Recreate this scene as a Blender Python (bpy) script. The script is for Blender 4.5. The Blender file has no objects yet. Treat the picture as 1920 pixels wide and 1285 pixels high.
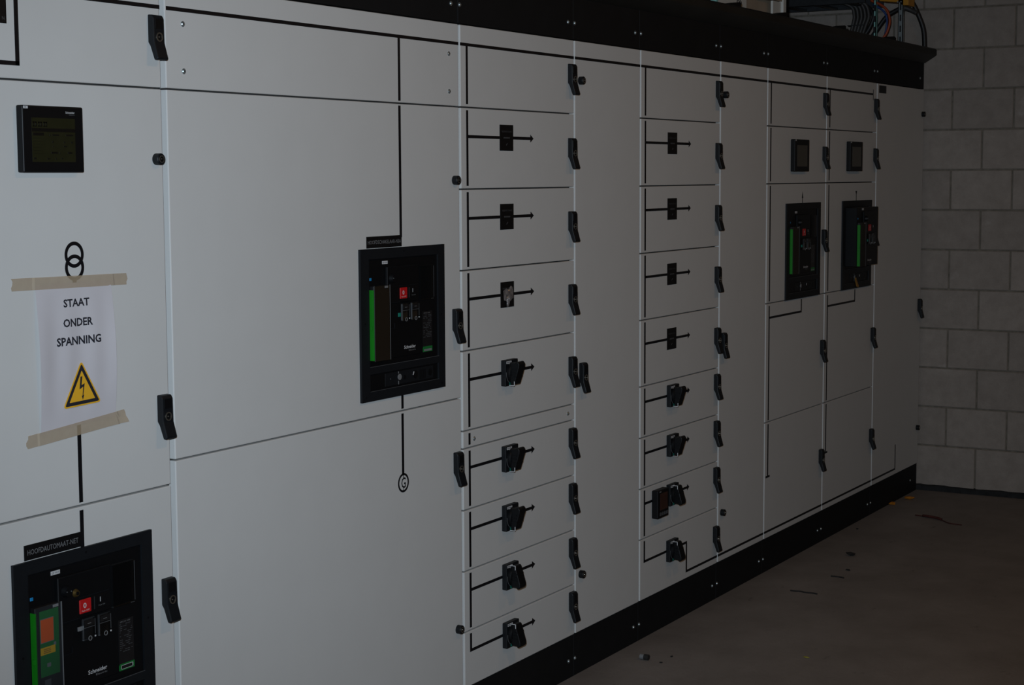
import bpy, bmesh, math, random
from mathutils import Vector, Matrix

scene = bpy.context.scene
COL = scene.collection
H0 = 0.137            # height of the plinth: doors start this far above the floor

# ------------------------------------------------------------------ camera
yaw, pitch, roll = math.radians(59.964), math.radians(-5.579), math.radians(-0.284)
f_ = Vector((math.sin(yaw) * math.cos(pitch), math.cos(yaw) * math.cos(pitch), math.sin(pitch)))
r_ = Vector((math.cos(yaw), -math.sin(yaw), 0))
u_ = r_.cross(f_)
rr = math.cos(roll) * r_ + math.sin(roll) * u_
uu = -math.sin(roll) * r_ + math.cos(roll) * u_
cd = bpy.data.cameras.new('camera')
cd.sensor_width = 36.0
cd.lens = 3198.8 / 1920 * 36.0
cd.clip_start = 0.05
cam = bpy.data.objects.new('camera', cd)
COL.objects.link(cam)
cam.matrix_world = Matrix(((rr.x, uu.x, -f_.x, -2.8206), (rr.y, uu.y, -f_.y, -2.4812), (rr.z, uu.z, -f_.z, 1.4479 + H0), (0, 0, 0, 1)))
scene.camera = cam

# ------------------------------------------------------------------ light
vs = scene.view_settings
vs.view_transform = 'Standard'
vs.look = 'None'
vs.gamma = 1.0
vs.exposure = 0.0
vs.use_curve_mapping = False

world = bpy.data.worlds.new('world')
scene.world = world
world.use_nodes = True
world.node_tree.nodes['Background'].inputs[0].default_value = (0.80, 0.86, 1.0, 1)
world.node_tree.nodes['Background'].inputs[1].default_value = 0.006


def area(name, loc, target, sx, sy, power, color):
    ld = bpy.data.lights.new(name, 'AREA')
    ld.shape = 'RECTANGLE'
    ld.size, ld.size_y, ld.energy, ld.color = sx, sy, power, color
    o = bpy.data.objects.new(name, ld)
    COL.objects.link(o)
    o.location = loc
    o.rotation_euler = (Vector(target) - Vector(loc)).to_track_quat('-Z', 'Y').to_euler()
    return o


# the flash on the photographer's camera (a little above and beside the lens)
fl = bpy.data.lights.new('camera_flash', 'SPOT')
fl.energy, fl.color, fl.spot_size, fl.spot_blend, fl.shadow_soft_size = 414, (0.74, 0.87, 1.0), math.radians(62), 1.0, 0.03
flash = bpy.data.objects.new('camera_flash', fl)
COL.objects.link(flash)
flash.location = (-2.75, -2.36, 1.70)
flash.rotation_euler = (Vector((1.4, 0.0, 1.32)) - flash.location).to_track_quat('-Z', 'Y').to_euler()
# warm ceiling lamps in the aisle in front of the cabinets
for lx, lp in ((0.35, 6.3), (2.8, 3.2), (4.9, 0.95)):
    area('ceiling_lamp', (lx, -2.1, 2.9), (lx, -1.3, 0.2), 0.3, 0.15, lp, (1.0, 0.56, 0.22))

# ------------------------------------------------------------------ materials
MATS = {}


def nt(name):
    m = bpy.data.materials.new(name)
    m.use_nodes = True
    MATS[name] = m
    return m, m.node_tree.nodes, m.node_tree.links, m.node_tree.nodes['Principled BSDF']


def mat(name, col, rough=0.5, metal=0.0, var=0.0, scale=30.0, bump=0.0, bscale=None, spec=0.5):
    m, n, l, b = nt(name)
    b.inputs['Base Color'].default_value = (*col, 1)
    b.inputs['Roughness'].default_value = rough
    b.inputs['Metallic'].default_value = metal
    b.inputs['Specular IOR Level'].default_value = spec
    tc = n.new('ShaderNodeTexCoord')
    if var:
        nz = n.new('ShaderNodeTexNoise')
        nz.inputs['Scale'].default_value = scale
        nz.inputs['Detail'].default_value = 6
        l.new(tc.outputs['Object'], nz.inputs['Vector'])
        cr = n.new('ShaderNodeValToRGB')
        cr.color_ramp.elements[0].color = tuple(max(0, c * (1 - var)) for c in col) + (1,)
        cr.color_ramp.elements[1].color = tuple(min(1, c * (1 + var)) for c in col) + (1,)
        cr.color_ramp.elements[0].position = 0.3
        cr.color_ramp.elements[1].position = 0.7
        l.new(nz.outputs['Fac'], cr.inputs['Fac'])
        l.new(cr.outputs['Color'], b.inputs['Base Color'])
    if bump:
        nb = n.new('ShaderNodeTexNoise')
        nb.inputs['Scale'].default_value = bscale or 400
        nb.inputs['Detail'].default_value = 2
        l.new(tc.outputs['Object'], nb.inputs['Vector'])
        bp = n.new('ShaderNodeBump')
        bp.inputs['Strength'].default_value = bump
        bp.inputs['Distance'].default_value = 0.002
        l.new(nb.outputs['Fac'], bp.inputs['Height'])
        l.new(bp.outputs['Normal'], b.inputs['Normal'])
    return m


mat('paint', (0.60, 0.60, 0.585), 0.55, var=0.012, scale=9, bump=0.06, bscale=700, spec=0.3)
mat('cabinet_inside', (0.05, 0.05, 0.05), 0.7, var=0.1)
mat('black_sheet', (0.0075, 0.0078, 0.0085), 0.7, var=0.12, scale=12, bump=0.05, bscale=300, spec=0.2)
mat('canopy_black', (0.012, 0.0115, 0.0095), 0.55, var=0.3, scale=5, spec=0.35)
mat('vinyl', (0.005, 0.005, 0.0065), 0.5, var=0.1, spec=0.3)
mat('plastic', (0.0052, 0.0066, 0.0085), 0.5, var=0.08, scale=60, bump=0.1, bscale=900, spec=0.28)
mat('plastic_dark', (0.0028, 0.0032, 0.004), 0.5, var=0.08, scale=60, spec=0.25)
mat('frame_black', (0.0062, 0.0078, 0.0100), 0.55, var=0.08, scale=40, bump=0.08, bscale=900, spec=0.28)
mat('lock_metal', (0.40, 0.36, 0.30), 0.3, 0.9, var=0.2, scale=200)
mat('zinc', (0.42, 0.47, 0.48), 0.35, 0.85, var=0.15, scale=150)
mat('zinc_lit_green', (0.30, 0.62, 0.56), 0.5, 0.1, var=0.2, scale=60)  # galvanised steel with its greenish flash-lit brightness put into the colour
mat('white_print_glint', (0.55, 0.56, 0.57), 0.6, var=0.04)  # white print, also used for painted glints
mat('grey_print_glint', (0.17, 0.175, 0.18), 0.6, var=0.08)  # grey print, shared with painted reflective edges
mat('dim_print_glint', (0.060, 0.063, 0.067), 0.6, var=0.08)  # faint print, shared with painted edge highlights
mat('plate_black', (0.0045, 0.0045, 0.005), 0.5, var=0.1, spec=0.3)
mat('paper', (0.575, 0.555, 0.58), 0.75, var=0.02, scale=14)
mat('ink', (0.012, 0.013, 0.02), 0.7, var=0.1)
mat('sign_yellow', (0.78, 0.42, 0.022), 0.55, var=0.03)
mat('meter_screen', (0.0165, 0.0165, 0.0065), 0.3, var=0.12, scale=40)
mat('meter_screen_grey', (0.050, 0.044, 0.030), 0.3, var=0.08, scale=40)
mat('meter_red', (0.045, 0.018, 0.013), 0.3, var=0.2, scale=60)
mat('screen_ink', (0.0035, 0.0035, 0.003), 0.4, var=0.1)
mat('green_stripe', (0.006, 0.20, 0.006), 0.5, var=0.05)
mat('green_panel', (0.008, 0.145, 0.028), 0.5, var=0.06)
mat('green_teal', (0.010, 0.20, 0.145), 0.5, var=0.08)
mat('orange', (0.72, 0.11, 0.015), 0.5, var=0.03)
mat('amber', (0.62, 0.36, 0.012), 0.5, var=0.05)
mat('red', (0.48, 0.010, 0.012), 0.4, var=0.05)
mat('blue_led', (0.01, 0.22, 0.50), 0.4, var=0.05)
mat('unit_dark', (0.0085, 0.0082, 0.0090), 0.45, var=0.15, scale=50)
mat('foil', (0.55, 0.52, 0.52), 0.3, 0.8, var=0.5, scale=130, bump=1.0, bscale=160)
mat('mortar', (0.195, 0.172, 0.138), 0.95, var=0.25, scale=40, bump=0.5, bscale=120)
mat('enclosure_white', (0.60, 0.60, 0.56), 0.5, var=0.04)
mat('enclosure_beige', (0.36, 0.29, 0.22), 0.6, var=0.12, scale=6)
mat('cable_grey', (0.040, 0.038, 0.036), 0.55, var=0.15)
mat('cable_black', (0.010, 0.010, 0.011), 0.5, var=0.15)
mat('cable_orange', (0.35, 0.055, 0.015), 0.5, var=0.1)
mat('cable_blue', (0.015, 0.05, 0.20), 0.5, var=0.1)
mat('tray_steel', (0.030, 0.033, 0.037), 0.45, 0.4, var=0.2)
mat('yellow_box', (0.50, 0.22, 0.006), 0.5, var=0.08)
mat('rubber_black', (0.012, 0.013, 0.014), 0.85, var=0.4, scale=30, bump=0.6, bscale=60)
mat('debris_orange', (0.55, 0.20, 0.01), 0.7, var=0.2)
mat('debris_dark', (0.012, 0.011, 0.010), 0.8, var=0.4, scale=90)
mat('debris_red', (0.06, 0.012, 0.008), 0.8, var=0.3, scale=30)
mat('debris_yellow', (0.30, 0.26, 0.02), 0.8, var=0.2)
mat('tag_brown', (0.26, 0.13, 0.02), 0.6, var=0.2, scale=80)
mat('brass', (0.20, 0.13, 0.04), 0.35, 0.8, var=0.3, scale=300)


def tape_mat():
    m, n, l, b = nt('tape')
    b.inputs['Base Color'].default_value = (0.47, 0.40, 0.29, 1)
    b.inputs['Roughness'].default_value = 0.7
    tr = n.new('ShaderNodeBsdfTransparent')
    mx = n.new('ShaderNodeMixShader')
    mx.inputs[0].default_value = 0.58
    nz = n.new('ShaderNodeTexNoise')
    nz.inputs['Scale'].default_value = 60
    tc = n.new('ShaderNodeTexCoord')
    l.new(tc.outputs['Object'], nz.inputs['Vector'])
    cr = n.new('ShaderNodeValToRGB')
    cr.color_ramp.elements[0].color = (0.45, 0.345, 0.225, 1)
    cr.color_ramp.elements[1].color = (0.53, 0.42, 0.285, 1)
    l.new(nz.outputs['Fac'], cr.inputs['Fac'])
    l.new(cr.outputs['Color'], b.inputs['Base Color'])
    l.new(tr.outputs[0], mx.inputs[1])
    l.new(b.outputs[0], mx.inputs[2])
    l.new(mx.outputs[0], n['Material Output'].inputs['Surface'])


def clear_mat():
    m, n, l, b = nt('clear')
    b.inputs['Base Color'].default_value = (0.10, 0.11, 0.12, 1)
    b.inputs['Roughness'].default_value = 0.15
    tr = n.new('ShaderNodeBsdfTransparent')
    mx = n.new('ShaderNodeMixShader')
    lw = n.new('ShaderNodeLayerWeight')
    lw.inputs['Blend'].default_value = 0.25
    l.new(lw.outputs['Fresnel'], mx.inputs[0])
    l.new(tr.outputs[0], mx.inputs[1])
    l.new(b.outputs[0], mx.inputs[2])
    l.new(mx.outputs[0], n['Material Output'].inputs['Surface'])


def block_mat():
    m, n, l, b = nt('block')
    b.inputs['Roughness'].default_value = 0.95
    tc = n.new('ShaderNodeTexCoord')
    oi = n.new('ShaderNodeObjectInfo')
    nz = n.new('ShaderNodeTexNoise')
    nz.inputs['Scale'].default_value = 14
    nz.inputs['Detail'].default_value = 10
    nz.inputs['Roughness'].default_value = 0.7
    add = n.new('ShaderNodeVectorMath')
    l.new(tc.outputs['Object'], add.inputs[0])
    l.new(oi.outputs['Location'], add.inputs[1])
    l.new(add.outputs[0], nz.inputs['Vector'])
    cr = n.new('ShaderNodeValToRGB')
    cr.color_ramp.elements[0].color = (0.275, 0.238, 0.208, 1)
    cr.color_ramp.elements[1].color = (0.36, 0.315, 0.278, 1)
    cr.color_ramp.elements[0].position = 0.3
    cr.color_ramp.elements[1].position = 0.7
    l.new(nz.outputs['Fac'], cr.inputs['Fac'])
    # small pale scuffs
    n2 = n.new('ShaderNodeTexNoise')
    n2.inputs['Scale'].default_value = 5
    n2.inputs['Detail'].default_value = 8
    l.new(add.outputs[0], n2.inputs['Vector'])
    c2 = n.new('ShaderNodeValToRGB')
    c2.color_ramp.elements[0].position = 0.66
    c2.color_ramp.elements[1].position = 0.78
    mx = n.new('ShaderNodeMixRGB')
    mx.inputs[2].default_value = (0.47, 0.43, 0.40, 1)
    l.new(n2.outputs['Fac'], c2.inputs['Fac'])
    l.new(c2.outputs['Color'], mx.inputs[0])
    l.new(cr.outputs['Color'], mx.inputs[1])
    hv = n.new('ShaderNodeHueSaturation')
    mr = n.new('ShaderNodeMapRange')
    mr.inputs['To Min'].default_value = 0.92
    mr.inputs['To Max'].default_value = 1.08
    l.new(oi.outputs['Random'], mr.inputs['Value'])
    l.new(mr.outputs[0], hv.inputs['Value'])
    l.new(mx.outputs['Color'], hv.inputs['Color'])
    l.new(hv.outputs['Color'], b.inputs['Base Color'])
    bp = n.new('ShaderNodeBump')
    bp.inputs['Strength'].default_value = 0.35
    bp.inputs['Distance'].default_value = 0.004
    nb = n.new('ShaderNodeTexNoise')
    nb.inputs['Scale'].default_value = 180
    nb.inputs['Detail'].default_value = 4
    l.new(add.outputs[0], nb.inputs['Vector'])
    l.new(nb.outputs['Fac'], bp.inputs['Height'])
    l.new(bp.outputs['Normal'], b.inputs['Normal'])


def floor_mat():
    m, n, l, b = nt('concrete')
    b.inputs['Roughness'].default_value = 0.8
    tc = n.new('ShaderNodeTexCoord')
    nz = n.new('ShaderNodeTexNoise')
    nz.inputs['Scale'].default_value = 3.5
    nz.inputs['Detail'].default_value = 12
    nz.inputs['Roughness'].default_value = 0.65
    l.new(tc.outputs['Object'], nz.inputs['Vector'])
    cr = n.new('ShaderNodeValToRGB')
    cr.color_ramp.elements[0].color = (0.165, 0.146, 0.131, 1)
    cr.color_ramp.elements[1].color = (0.225, 0.203, 0.186, 1)
    cr.color_ramp.elements[0].position = 0.32
    cr.color_ramp.elements[1].position = 0.68
    l.new(nz.outputs['Fac'], cr.inputs['Fac'])
    # trodden-in dark specks
    mp = n.new('ShaderNodeMapping')
    mp.inputs['Scale'].default_value = (5.0, 11.0, 1)
    l.new(tc.outputs['Object'], mp.inputs['Vector'])
    n2 = n.new('ShaderNodeTexNoise')
    n2.inputs['Scale'].default_value = 1.6
    n2.inputs['Detail'].default_value = 9
    n2.inputs['Roughness'].default_value = 0.62
    l.new(mp.outputs[0], n2.inputs['Vector'])
    c2 = n.new('ShaderNodeValToRGB')
    c2.color_ramp.elements[0].position = 0.64
    c2.color_ramp.elements[1].position = 0.76
    l.new(n2.outputs['Fac'], c2.inputs['Fac'])
    mx = n.new('ShaderNodeMixRGB')
    mx.inputs[2].default_value = (0.10, 0.085, 0.075, 1)
    l.new(c2.outputs['Color'], mx.inputs[0])
    l.new(cr.outputs['Color'], mx.inputs[1])
    l.new(mx.outputs['Color'], b.inputs['Base Color'])
    bp = n.new('ShaderNodeBump')
    bp.inputs['Strength'].default_value = 0.25
    bp.inputs['Distance'].default_value = 0.003
    nb = n.new('ShaderNodeTexNoise')
    nb.inputs['Scale'].default_value = 70
    nb.inputs['Detail'].default_value = 6
    l.new(tc.outputs['Object'], nb.inputs['Vector'])
    l.new(nb.outputs['Fac'], bp.inputs['Height'])
    l.new(bp.outputs['Normal'], b.inputs['Normal'])


tape_mat()
clear_mat()
block_mat()
floor_mat()

# ------------------------------------------------------------------ mesh tools
WORLD = {}          # object -> world origin (in door coordinates, z above door foot)


class MB:
    """collects shapes (x along the row, y into the cabinets, z above the door foot) into one mesh"""

    def __init__(self, *mats):
        self.bm = bmesh.new()
        self.mats = list(mats)

    def _m(self, faces, mi):
        for f in faces:
            f.material_index = mi

    def box(self, x0, x1, y0, y1, z0, z1, mi=0, bev=0.0, seg=2):
        pts = [(x0, y0, z0), (x1, y0, z0), (x1, y1, z0), (x0, y1, z0), (x0, y0, z1), (x1, y0, z1), (x1, y1, z1), (x0, y1, z1)]
        v = [self.bm.verts.new(p) for p in pts]
        fs = [self.bm.faces.new([v[i] for i in q]) for q in ((3, 2, 1, 0), (4, 5, 6, 7), (0, 1, 5, 4), (1, 2, 6, 5), (2, 3, 7, 6), (3, 0, 4, 7))]
        self._m(fs, mi)
        if bev:
            es = list({e for f in fs for e in f.edges})
            r = bmesh.ops.bevel(self.bm, geom=es, offset=bev, segments=seg, profile=0.5, affect='EDGES')
            self._m(r['faces'], mi)
        return self

    def prism(self, poly, a, b, axis='y', mi=0, bev=0.0):
        """poly: 2-D outline; axis y -> (x,z) outline, axis x -> (y,z) outline, axis z -> (x,y)"""
        def P(p, t):
            return (p[0], t, p[1]) if axis == 'y' else ((t, p[0], p[1]) if axis == 'x' else (p[0], p[1], t))
        A = [self.bm.verts.new(P(p, a)) for p in poly]
        B = [self.bm.verts.new(P(p, b)) for p in poly]
        n = len(poly)
        fs = [self.bm.faces.new(A), self.bm.faces.new(B[::-1])]
        for i in range(n):
            fs.append(self.bm.faces.new((A[(i + 1) % n], A[i], B[i], B[(i + 1) % n])))
        self._m(fs, mi)
        bmesh.ops.recalc_face_normals(self.bm, faces=fs)
        if bev:
            es = list({e for f in fs for e in f.edges})
            r = bmesh.ops.bevel(self.bm, geom=es, offset=bev, segments=2, profile=0.5, affect='EDGES')
            self._m(r['faces'], mi)
        return self

    def cyl(self, c, r, a, b, axis='y', mi=0, seg=20, r2=None):
        r2 = r if r2 is None else r2
        def P(t, k, rad):
            ca, sa = math.cos(k) * rad, math.sin(k) * rad
            return (c[0] + ca, t, c[1] + sa) if axis == 'y' else ((t, c[0] + ca, c[1] + sa) if axis == 'x' else (c[0] + ca, c[1] + sa, t))
        A = [self.bm.verts.new(P(a, 2 * math.pi * i / seg, r)) for i in range(seg)]
        B = [self.bm.verts.new(P(b, 2 * math.pi * i / seg, r2)) for i in range(seg)]
        fs = [self.bm.faces.new(A), self.bm.faces.new(B[::-1])]
        for i in range(seg):
            fs.append(self.bm.faces.new((A[(i + 1) % seg], A[i], B[i], B[(i + 1) % seg])))
        self._m(fs, mi)
        bmesh.ops.recalc_face_normals(self.bm, faces=fs)
        return self

    def ring(self, c, r, w, y0, y1, mi=0, seg=40):
        vs_ = []
        for i in range(seg):
            k = 2 * math.pi * i / seg
            ca, sa = math.cos(k), math.sin(k)
            vs_.append([self.bm.verts.new((c[0] + ca * q, y, c[1] + sa * q)) for q, y in ((r + w / 2, y0), (r + w / 2, y1), (r - w / 2, y1), (r - w / 2, y0))])
        fs = []
        for i in range(seg):
            a, b = vs_[i], vs_[(i + 1) % seg]
            for j in range(4):
                fs.append(self.bm.faces.new((a[j], a[(j + 1) % 4], b[(j + 1) % 4], b[j])))
        self._m(fs, mi)
        bmesh.ops.recalc_face_normals(self.bm, faces=fs)
        return self

    def tube(self, path, r, mi=0, seg=10, smooth=6):
        P = [Vector(p) for p in path]
        if smooth and len(P) > 2:          # Catmull-Rom
            Q = []
            for i in range(len(P) - 1):
                p0, p1, p2, p3 = P[max(i - 1, 0)], P[i], P[i + 1], P[min(i + 2, len(P) - 1)]
                for k in range(smooth):
                    t = k / smooth
                    Q.append(0.5 * ((2 * p1) + (p2 - p0) * t + (2 * p0 - 5 * p1 + 4 * p2 - p3) * t * t + (3 * p1 - p0 - 3 * p2 + p3) * t ** 3))
            Q.append(P[-1])
            P = Q
        rings = []
        up = Vector((0.13, 0.91, 0.39)).normalized()
        for i, p in enumerate(P):
            d = (P[min(i + 1, len(P) - 1)] - P[max(i - 1, 0)]).normalized()
            a = d.cross(up).normalized()
            b = d.cross(a).normalized()
            rings.append([self.bm.verts.new(p + r * (math.cos(2 * math.pi * k / seg) * a + math.sin(2 * math.pi * k / seg) * b)) for k in range(seg)])
        fs = [self.bm.faces.new(rings[0]), self.bm.faces.new(rings[-1][::-1])]
        for A, B in zip(rings, rings[1:]):
            for k in range(seg):
                fs.append(self.bm.faces.new((A[k], A[(k + 1) % seg], B[(k + 1) % seg], B[k])))
        for f in fs:
            f.smooth = True
        self._m(fs, mi)
        bmesh.ops.recalc_face_normals(self.bm, faces=fs)
        return self

    def text(self, s, x0, x1, zb, cap, y, mi=0, bold=0.0, depth=0.0002):
        """flat lettering on a face that looks towards -y, from x0 to x1, capitals cap high"""
        cu = bpy.data.curves.new('lettering', 'FONT')
        cu.body = s
        cu.resolution_u = 2
        cu.offset = bold
        ob = bpy.data.objects.new('lettering', cu)
        COL.objects.link(ob)
        bpy.context.view_layer.update()
        me = bpy.data.meshes.new_from_object(ob.evaluated_get(bpy.context.evaluated_depsgraph_get()))
        bpy.data.objects.remove(ob)
        bpy.data.curves.remove(cu)
        xs = [v.co.x for v in me.vertices]
        if not xs:
            return self
        a, b = min(xs), max(xs)
        sx = (x1 - x0) / (b - a)
        sz = cap / 0.70
        vv = [self.bm.verts.new((x0 + (v.co.x - a) * sx, y - depth, zb + v.co.y * sz)) for v in me.vertices]
        for p in me.polygons:
            try:
                f = self.bm.faces.new([vv[i] for i in p.vertices])
                f.material_index = mi
            except ValueError:
                pass
        bpy.data.meshes.remove(me)
        return self

    def mesh(self, name, org):
        me = bpy.data.meshes.new(name)
        bmesh.ops.translate(self.bm, verts=self.bm.verts, vec=-Vector(org))
        self.bm.to_mesh(me)
        self.bm.free()
        for m in self.mats:
            me.materials.append(MATS[m])
        return me

    def build(self, name, parent=None, org=None):
        if org is None:
            org = WORLD[parent] if parent else Vector((0, 0, 0))
        return place(name, self.mesh(name, org), parent, org)


def place(name, me, parent, org):
    o = bpy.data.objects.new(name, me)
    COL.objects.link(o)
    org = Vector(org)
    WORLD[o] = org
    if parent:
        o.parent = parent
        o.location = org - WORLD[parent]
    else:
        o.location = org + Vector((0, 0, H0))
    return o


def thing(name, label, cat, org, group=None):
    o = place(name, None, None, org)
    o.empty_display_size = 0.1
    return tag(o, label, cat, group)


def tag(o, label, cat, group=None):
    o['label'] = label
    o['category'] = cat
    if group:
        o['group'] = group
    return o


def structure(o, label, cat):
    o['kind'] = 'structure'
    return tag(o, label, cat)


# ------------------------------------------------------------------ room
XW = 5.56             # face of the end wall
ZF = -H0
b = MB('concrete')
b.box(-7, XW + 0.3, -6, 1.3, ZF - 0.15, ZF)
structure(b.build('floor', org=(0, -2, ZF)), 'bare grey-brown concrete floor in front of the cabinets', 'floor')

b = MB('mortar')
b.box(XW + 0.006, XW + 0.25, -3.2, 1.3, ZF, 3.0)
wall = structure(b.build('wall_right', org=(XW, -1, ZF)), 'grey concrete block wall at the far end of the cabinets', 'wall')
rnd = random.Random(4)
BL, BH, JT = 0.299, 0.1965, 0.007


def block_mesh(w, h, name):
    q = MB('block')
    q.box(0, 0.1, 0, w, 0, h, 0, 0.003, 1)
    return q.mesh(name, (0, 0, 0))


bm_full = block_mesh(BL - JT, BH - JT, 'block')
bm_low = block_mesh(BL - JT, 0.091 - ZF - JT, 'block')
k = 0
z = 0.091
rows = [(ZF, bm_low)]
while z < 2.9:
    rows.append((z, bm_full))
    z += BH
for i, (z, me) in enumerate(rows):
    # stretcher bond: joints at -0.133 - 0.299 n on the odd courses, half a block further on the others
    off = -0.2825 if i % 2 == 0 else -0.133
    y = off + BL * 4
    while y - BL > -3.1:
        x = XW + rnd.uniform(-0.0012, 0.0012)
        place('block', me, wall, (x, y - BL + JT / 2, z + JT / 2))
        y -= BL

b = MB('rubber_black')
pts = []
for i in range(80):
    pts.append(0.2 - i * 3.3 / 79)
ring0 = []
for yv in pts:
    h = 0.031 + rnd.uniform(-0.003, 0.005)
    d = 0.012 + rnd.uniform(-0.002, 0.003)
    ring0.append([b.bm.verts.new(p) for p in ((XW + 0.004, yv, ZF), (XW - d, yv, ZF), (XW - d * 0.8, yv, ZF + h * 0.7), (XW + 0.004, yv, ZF + h))])
for A, B in zip(ring0, ring0[1:]):
    for q in range(4):
        b.bm.faces.new((A[q], A[(q + 1) % 4], B[(q + 1) % 4], B[q]))
b.bm.faces.new(ring0[0])
b.bm.faces.new(ring0[-1])
bmesh.ops.recalc_face_normals(b.bm, faces=b.bm.faces)
structure(b.build('baseboard_right', org=(XW, -1, ZF)), 'rough black sealing strip along the foot of the block wall', 'baseboard')

b = MB('mortar')
b.box(-7, XW, 1.15, 1.3, ZF, 3.0)
structure(b.build('wall_back', org=(0, 1.15, ZF)), 'plain grey wall behind the row of cabinets', 'wall')

# ------------------------------------------------------------------ shared small parts
LW = 0.0085           # width of the mimic lines
FY = -0.0006          # how far a sticker stands off the door


def handle_mesh():
    b = MB('plastic', 'lock_metal', 'plastic_dark')
    prof = [(0, 0), (-0.0125, -0.001), (-0.0165, -0.008), (-0.0175, -0.058), (-0.0270, -0.091), (-0.0245, -0.0955), (-0.0160, -0.095), (-0.0055, -0.066), (0, -0.058)]
    b.prism([(p[0], p[1]) for p in prof], 0, 0.033, 'x', 0, 0.0022)
    b.box(0.004, 0.029, -0.0182, -0.016, -0.0335, -0.0322, 0)
    b.box(0.0045, 0.0285, -0.0176, -0.015, -0.030, -0.0085, 2, 0.0006)
    b.ring((0.0165, -0.047), 0.0085, 0.0022, -0.0165, -0.0188, 1, 24)
    b.cyl((0.0165, -0.047), 0.0072, -0.016, -0.0176, 'y', 2, 20)
    b.cyl((0.0150, -0.0468), 0.0020, -0.017, -0.0196, 'y', 1, 10, 0.001)  # small off-centre metal cone added as the lock's glint
    return b.mesh('handle', (0, 0, 0))


def knob_mesh():
    b = MB('plastic', 'lock_metal', 'plastic_dark')
    b.cyl((0, 0), 0.0125, 0, -0.0135, 'y', 0, 28)
    b.cyl((0, 0), 0.0125, -0.0135, -0.0155, 'y', 0, 28, 0.0110)
    b.ring((0, 0), 0.0070, 0.0016, -0.015, -0.0164, 1, 24)
    b.cyl((0, 0), 0.0060, -0.015, -0.0158, 'y', 2, 20)
    b.cyl((-0.001, 0.0005), 0.0016, -0.0155, -0.0172, 'y', 1, 10, 0.0008)  # same added glint cone on the knob
    return b.mesh('lock_knob', (0, 0, 0))


def screw_mesh():
    b = MB('zinc', 'cabinet_inside')
    b.cyl((0, 0), 0.0062, 0, -0.0012, 'y', 0, 18)
    b.cyl((0, 0), 0.0056, -0.0012, -0.0034, 'y', 0, 18, 0.0034)
    b.box(-0.0026, 0.0026, -0.0036, -0.003, -0.0005, 0.0005, 1)
    b.box(-0.0005, 0.0005, -0.0036, -0.003, -0.0026, 0.0026, 1)
    return b.mesh('screw', (0, 0, 0))


def bolt_mesh():
    b = MB('zinc')
    b.cyl((0, 0), 0.0065, 0, -0.0012, 'y', 0, 16)
    b.cyl((0, 0), 0.0050, -0.0012, -0.0040, 'y', 0, 16, 0.0036)
    return b.mesh('screw', (0, 0, 0))


HANDLE, KNOB, SCREW, BOLT = handle_mesh(), knob_mesh(), screw_mesh(), bolt_mesh()
PY = -0.0003


def handle(door, xl, zt):
    return place('handle', HANDLE, door, (xl, PY, zt))


def knob(door, x, z):
    return place('lock_knob', KNOB, door, (x, PY, z))


def screw(door, x, z, y=0.0, me=None):
    return place('screw', me or SCREW, door, (x, y, z))


def vline(door, x, z0, z1):
    return MB('vinyl').box(x - 0.0052, x + 0.0052, FY, 0.0005, z0, z1).build('mimic_line', door)


def hline(door, x0, x1, z):
    return MB('vinyl').box(x0, x1, FY, 0.0005, z - LW / 2, z + LW / 2).build('mimic_line', door)


def arrow(door, x0, x1, z):
    b = MB('vinyl')
    h = 0.0115
    b.prism([(x0, z - LW / 2), (x1 - 0.019, z - LW / 2), (x1 - 0.019, z - h), (x1, z), (x1 - 0.019, z + h), (x1 - 0.019, z + LW / 2), (x0, z + LW / 2)], FY, 0.0005)
    return b.build('arrow', door)


# ------------------------------------------------------------------ cabinets
T = 1.862
ZTOP = 1.995


def cabinet(x0, x1, label, bodyx=None):
    """a column of the switchboard; doors are added afterwards"""
    c = thing('switchboard_cabinet', label, 'cabinet', (x0, 0, ZF))
    a, e = x0 - 0.004, x1 + 0.004
    b = MB('cabinet_inside')
    b.box(a, e, 0.024, 0.62, 0.0, 2.03)
    b.build('body', c)
    sl, sr = x0 - 0.0035, x1 + 0.0035
    p = MB('black_sheet')
    p.box(sl, sr, 0.006, 0.026, ZF, -0.002, 0, 0.001, 1)
    pl = p.build('plinth', c)
    q = MB('black_sheet')
    q.box(sl, sr, 0.004, 0.024, T + 0.002, ZTOP + 0.02, 0, 0.001, 1)
    tp = q.build('top_panel', c)
    return c, pl, tp


def door(c, x0, x1, z0, z1, name='door', gap=0.0018):
    b = MB('paint')
    b.box(x0, x1, 0.0, 0.022, z0 + gap, z1 - gap, 0, 0.0022, 2)
    return b.build(name, c, (x0, 0, z0))


def plate(d, x0, x1, z0, z1, lines, th=0.0016, name='label_plate'):
    b = MB('plate_black', 'white_print_glint', 'grey_print_glint', 'dim_print_glint')
    b.box(x0, x1, -th, 0.0005, z0, z1, 0, 0.0003, 1)
    for (s, a, e, zb, cap, mi) in lines:
        b.text(s, a, e, zb, cap, -th, mi)
    return b.build(name, d)


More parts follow.
